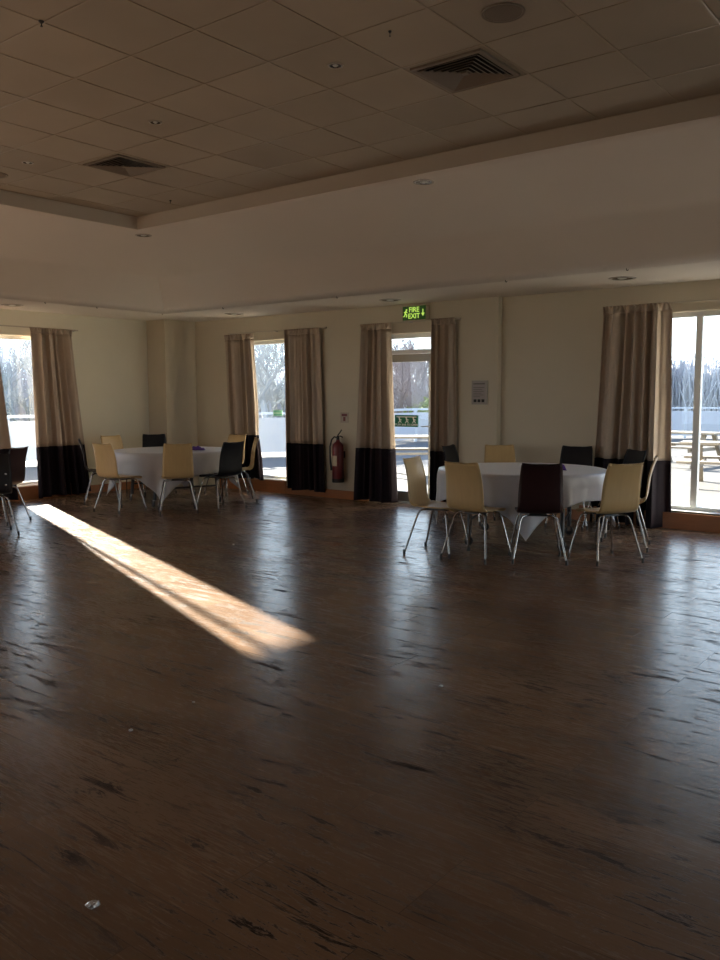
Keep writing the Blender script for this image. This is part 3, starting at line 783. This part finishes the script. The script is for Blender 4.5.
# bare winter trees beyond the fence
def tree_mesh(seed, H=8., lean=0, spread=1.):
    rnd = random.Random(seed); mb = MB()
    def grow(p, d, L, r, lev):
        n = 3 if lev < 3 else 2; pts = [p]; rr = [r]
        for k in range(n):
            d = (d+Vector((rnd.gauss(0, .13), rnd.gauss(0, .13), rnd.gauss(.05, .08)))).normalized()
            pts.append(pts[-1]+d*L/n); rr.append(r*(1-.5*(k+1)/n))
        mb.tube(pts, rr, 5 if lev < 2 else 3, cap=False)
        if lev >= 5: return
        nb = (5, 5, 5, 4, 4)[lev]
        for k in range(nb):
            t = rnd.uniform(.35, 1) if lev else rnd.uniform(.25, 1)
            q = pts[0].lerp(pts[-1], t) if n < 3 else pts[min(n, int(t*n)+0)].lerp(pts[min(n, int(t*n)+1)], t*n-int(t*n))
            ax = Vector((rnd.gauss(0, 1), rnd.gauss(0, 1), rnd.gauss(0, .3))).normalized()
            nd = (d*.75+ax*.75*spread+Vector((0, 0, .18))).normalized()
            grow(q, nd, L*rnd.uniform(.5, .72), rr[-1]*.8+.002, lev+1)
    grow(Vector((0, 0, 0)), Vector((0, 0, 1)), H*.36, H*.022, 0)
    return mb
def tree(proto, x, y, label, group, sc, rz):
    if proto.get('label') is None and not proto.get('used'):
        o = proto
    else:
        o = proto.copy(); C.objects.link(o)
    proto['used'] = 1
    o.location = (x, y, -1.05); o.rotation_euler = (0, 0, rz); o.scale = (sc, sc, sc)
    if 'used' in o and o is not proto: del o['used']
    return tag(o, label, 'tree', group)
protos = [tree_mesh(s).build('bare_tree', M['bark']) for s in (11, 23, 37)]
spots = []
rt = random.Random(9)
for (x, y) in ((-29, 17.3), (-34, 19.9), (-31, 14.2-2.0+7.2), (-38, 21.0)):
    spots.append((x, y, 'bare grey tree beyond the fence in the far left window', 'bare trees in the far left window'))
for (x, y) in ((-21.5, 22.5), (-23.5, 23.2), (-24, 25.5), (-27.5, 27.8), (-21.0, 20.9)):
    spots.append((x, y, 'bare grey tree beyond the fence in the middle window', 'bare trees in the middle window'))
for (x, y) in ((-20.5, 30.5), (-21.5, 33.5), (-23.0, 34.0), (-20.0, 28.3)):
    spots.append((x, y, 'bare grey tree beyond the terrace in the fire door glass', 'bare trees in the fire door'))
for i, (x, y, lab, gp) in enumerate(spots):
    o = tree(protos[i % 3], x, y, lab, gp, rt.uniform(.85, 1.2), rt.uniform(0, 6.28))
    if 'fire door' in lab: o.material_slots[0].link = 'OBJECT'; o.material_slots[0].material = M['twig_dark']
for p in protos:
    if 'used' in p: del p['used']
# distant low treeline: uncountable scrub built of upright twigs
def thicket(x0, y0, x1, y1, h, n, depth, label, seed, base=-1.0, th=.03, mat='twig'):
    rnd = random.Random(seed); mb = MB(); a = Vector((x0, y0, 0)); b = Vector((x1, y1, 0)); nr = (b-a).normalized().cross(Vector((0, 0, 1)))
    for k in range(n):
        t = rnd.random(); p = a.lerp(b, t)+nr*rnd.uniform(0, depth)+Vector((0, 0, base))
        hh = h*(.7+.35*noise.noise(Vector((t*9+seed, 0, 0))))*rnd.uniform(.55, 1.05)
        q = p+Vector((rnd.gauss(0, .22)*h*.5, rnd.gauss(0, .22)*h*.5, hh))
        mb.tube([p, p.lerp(q, .5)+Vector((rnd.gauss(0, .1), rnd.gauss(0, .1), 0)), q], [th, th*.7, th*.3], 3, cap=False)
    o = mb.build('thicket', M[mat]); return tag(o, label, 'thicket', kind='stuff')
thicket(-44, 20, -36, 27, 7.5, 2600, 4, 'pale bare scrub filling the view in the far left window', 1)
thicket(-38, 29, -25, 38, 6.5, 3000, 4, 'pale bare scrub behind the trees in the middle window', 2)
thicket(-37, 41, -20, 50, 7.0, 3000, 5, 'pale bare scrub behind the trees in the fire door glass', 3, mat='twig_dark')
thicket(-34, 66, 8, 76, 8.0, 10000, 7, 'low bare treeline on the horizon in the right-hand window', 4, th=.10)
# leafy bush seen low in the door glass
mb = MB(); rnd = random.Random(5)
for k in range(2600):
    u = Vector((rnd.gauss(0, 1), rnd.gauss(0, 1), rnd.gauss(0, 1))).normalized()*rnd.uniform(.7, 1.0)
    p = Vector((u.x*1.5, u.y*1.3, 1.2+u.z*1.2*(1+.25*math.sin(u.x*3)))); a = Vector((rnd.gauss(0, 1), rnd.gauss(0, 1), rnd.gauss(0, 1))).normalized(); b2 = a.orthogonal().normalized()
    mb.face([p, p+a*.10+b2*.05, p+a*.2, p+a*.10-b2*.05])
bu = thing('leafy_bush', 'yellow-green leafy bush beyond the fence in the fire door glass', 'bush', (-18.9, 28.4, -1.0))
mb.build('foliage', M['leaf'], bu); q = MB()
for k in range(6): q.tube([(0, 0, 0), (rnd.uniform(-1, 1), rnd.uniform(-.8, .8), 1.8)], .04, 5)
q.build('stem', M['bark'], bu)
# distant house block in the right-hand window
hb = thing('distant_house', 'grey flat-topped building on the skyline beside the right-hand curtain', 'building', (-22.6, 61.5, -1.0), .2)
MB().box((-2.0, -2, 0), (2.0, 2, 5.9)).build('wall', M['brickwork'], hb)
MB().box((-2.15, -2.15, 5.9), (2.15, 2.15, 6.1)).build('roof', M['roof_tile'], hb)
for wx in (-1.0, 1.0):
    for wz in (1.4, 3.8): MB().box((wx-.4, -2.03, wz), (wx+.4, -1.98, wz+1.1)).build('window', M['roof_tile'], hb)

# ------------------------------------------------------------------ light
SUN = 68.0; SKY = 4.6
w = bpy.data.worlds.new('sky'); S.world = w; w.use_nodes = True
n, l = w.node_tree.nodes, w.node_tree.links
bg = n['Background']; tc = n.new('ShaderNodeTexCoord'); sp = n.new('ShaderNodeSeparateXYZ'); l.new(tc.outputs['Generated'], sp.inputs[0])
cr = n.new('ShaderNodeValToRGB'); l.new(sp.outputs['Z'], cr.inputs[0])
e = cr.color_ramp.elements; e[0].position = 0; e[0].color = (.82, .93, 1.0, 1); e[1].position = .5; e[1].color = (.18, .28, .48, 1)
x = e.new(.10); x.color = (.78, .91, 1.0, 1)
l.new(cr.outputs[0], bg.inputs['Color']); bg.inputs['Strength'].default_value = SKY
sl = bpy.data.lights.new('sun', 'SUN'); sl.energy = SUN; sl.angle = math.radians(.6); sl.color = (1, .92, .79)
so = bpy.data.objects.new('sun', sl); C.objects.link(so)
el, az = math.radians(15.0), math.radians(-20.2)
dv = Vector((math.cos(el)*math.cos(az), math.cos(el)*math.sin(az), -math.sin(el)))
so.rotation_euler = dv.to_track_quat('-Z', 'Y').to_euler()
so.location = (-30, 25, 12)
def portal(name, loc, rot, sx, sy):
    a = bpy.data.lights.new(name, 'AREA'); a.shape = 'RECTANGLE'; a.size = sx; a.size_y = sy; a.cycles.is_portal = True
    o = bpy.data.objects.new(name, a); C.objects.link(o); o.location = loc; o.rotation_euler = rot
for (a, b, z0, z1) in (W2, D1, W3, ADDED_W4, ADDED_W7): portal('window_portal', ((a+b)/2, 9.97, (z0+z1)/2), (-PI/2, 0, 0), b-a, z1-z0)
for (a, b) in ((5.35, 7.25), (1.6, 4.0), (-3.4, -.4)): portal('window_portal', (XL-.28, (a+b)/2, 1.3), (0, -PI/2, 0), 2.2, b-a)
for (a, b, z0, z1) in ADDED_RWIN: portal('window_portal', (XR+.28, (a+b)/2, (z0+z1)/2), (0, PI/2, 0), z1-z0, b-a)
for (a, b, z0, z1) in ADDED_FWIN: portal('window_portal', ((a+b)/2, YF-.28, (z0+z1)/2), (PI/2, 0, 0), b-a, z1-z0)

# ------------------------------------------------------------------ camera
cam = bpy.data.cameras.new('camera'); co = bpy.data.objects.new('camera', cam); C.objects.link(co); S.camera = co
cam.sensor_fit = 'VERTICAL'; cam.sensor_height = 24; cam.lens = 844.62/960*24; cam.clip_start = .05; cam.clip_end = 500
yaw, pitch, roll = .66506, .09796, -.00196
fw = Vector((-math.sin(yaw)*math.cos(pitch), math.cos(yaw)*math.cos(pitch), -math.sin(pitch)))
r0 = Vector((math.cos(yaw), math.sin(yaw), 0)); u0 = r0.cross(fw)
r_ = r0*math.cos(roll)+u0*math.sin(roll); u_ = u0*math.cos(roll)-r0*math.sin(roll)
co.matrix_world = Matrix.Translation((0, 0, 1.5)) @ Matrix((r_, u_, -fw)).transposed().to_4x4()

S.view_settings.view_transform = 'Standard'; S.view_settings.look = 'None'; S.view_settings.gamma = 1
S.view_settings.exposure = 0; S.view_settings.use_curve_mapping = False
S.cycles.max_bounces = 10; S.cycles.diffuse_bounces = 7; S.cycles.glossy_bounces = 4; S.cycles.transparent_max_bounces = 12
S.cycles.sample_clamp_indirect = 6; S.cycles.use_denoising = True
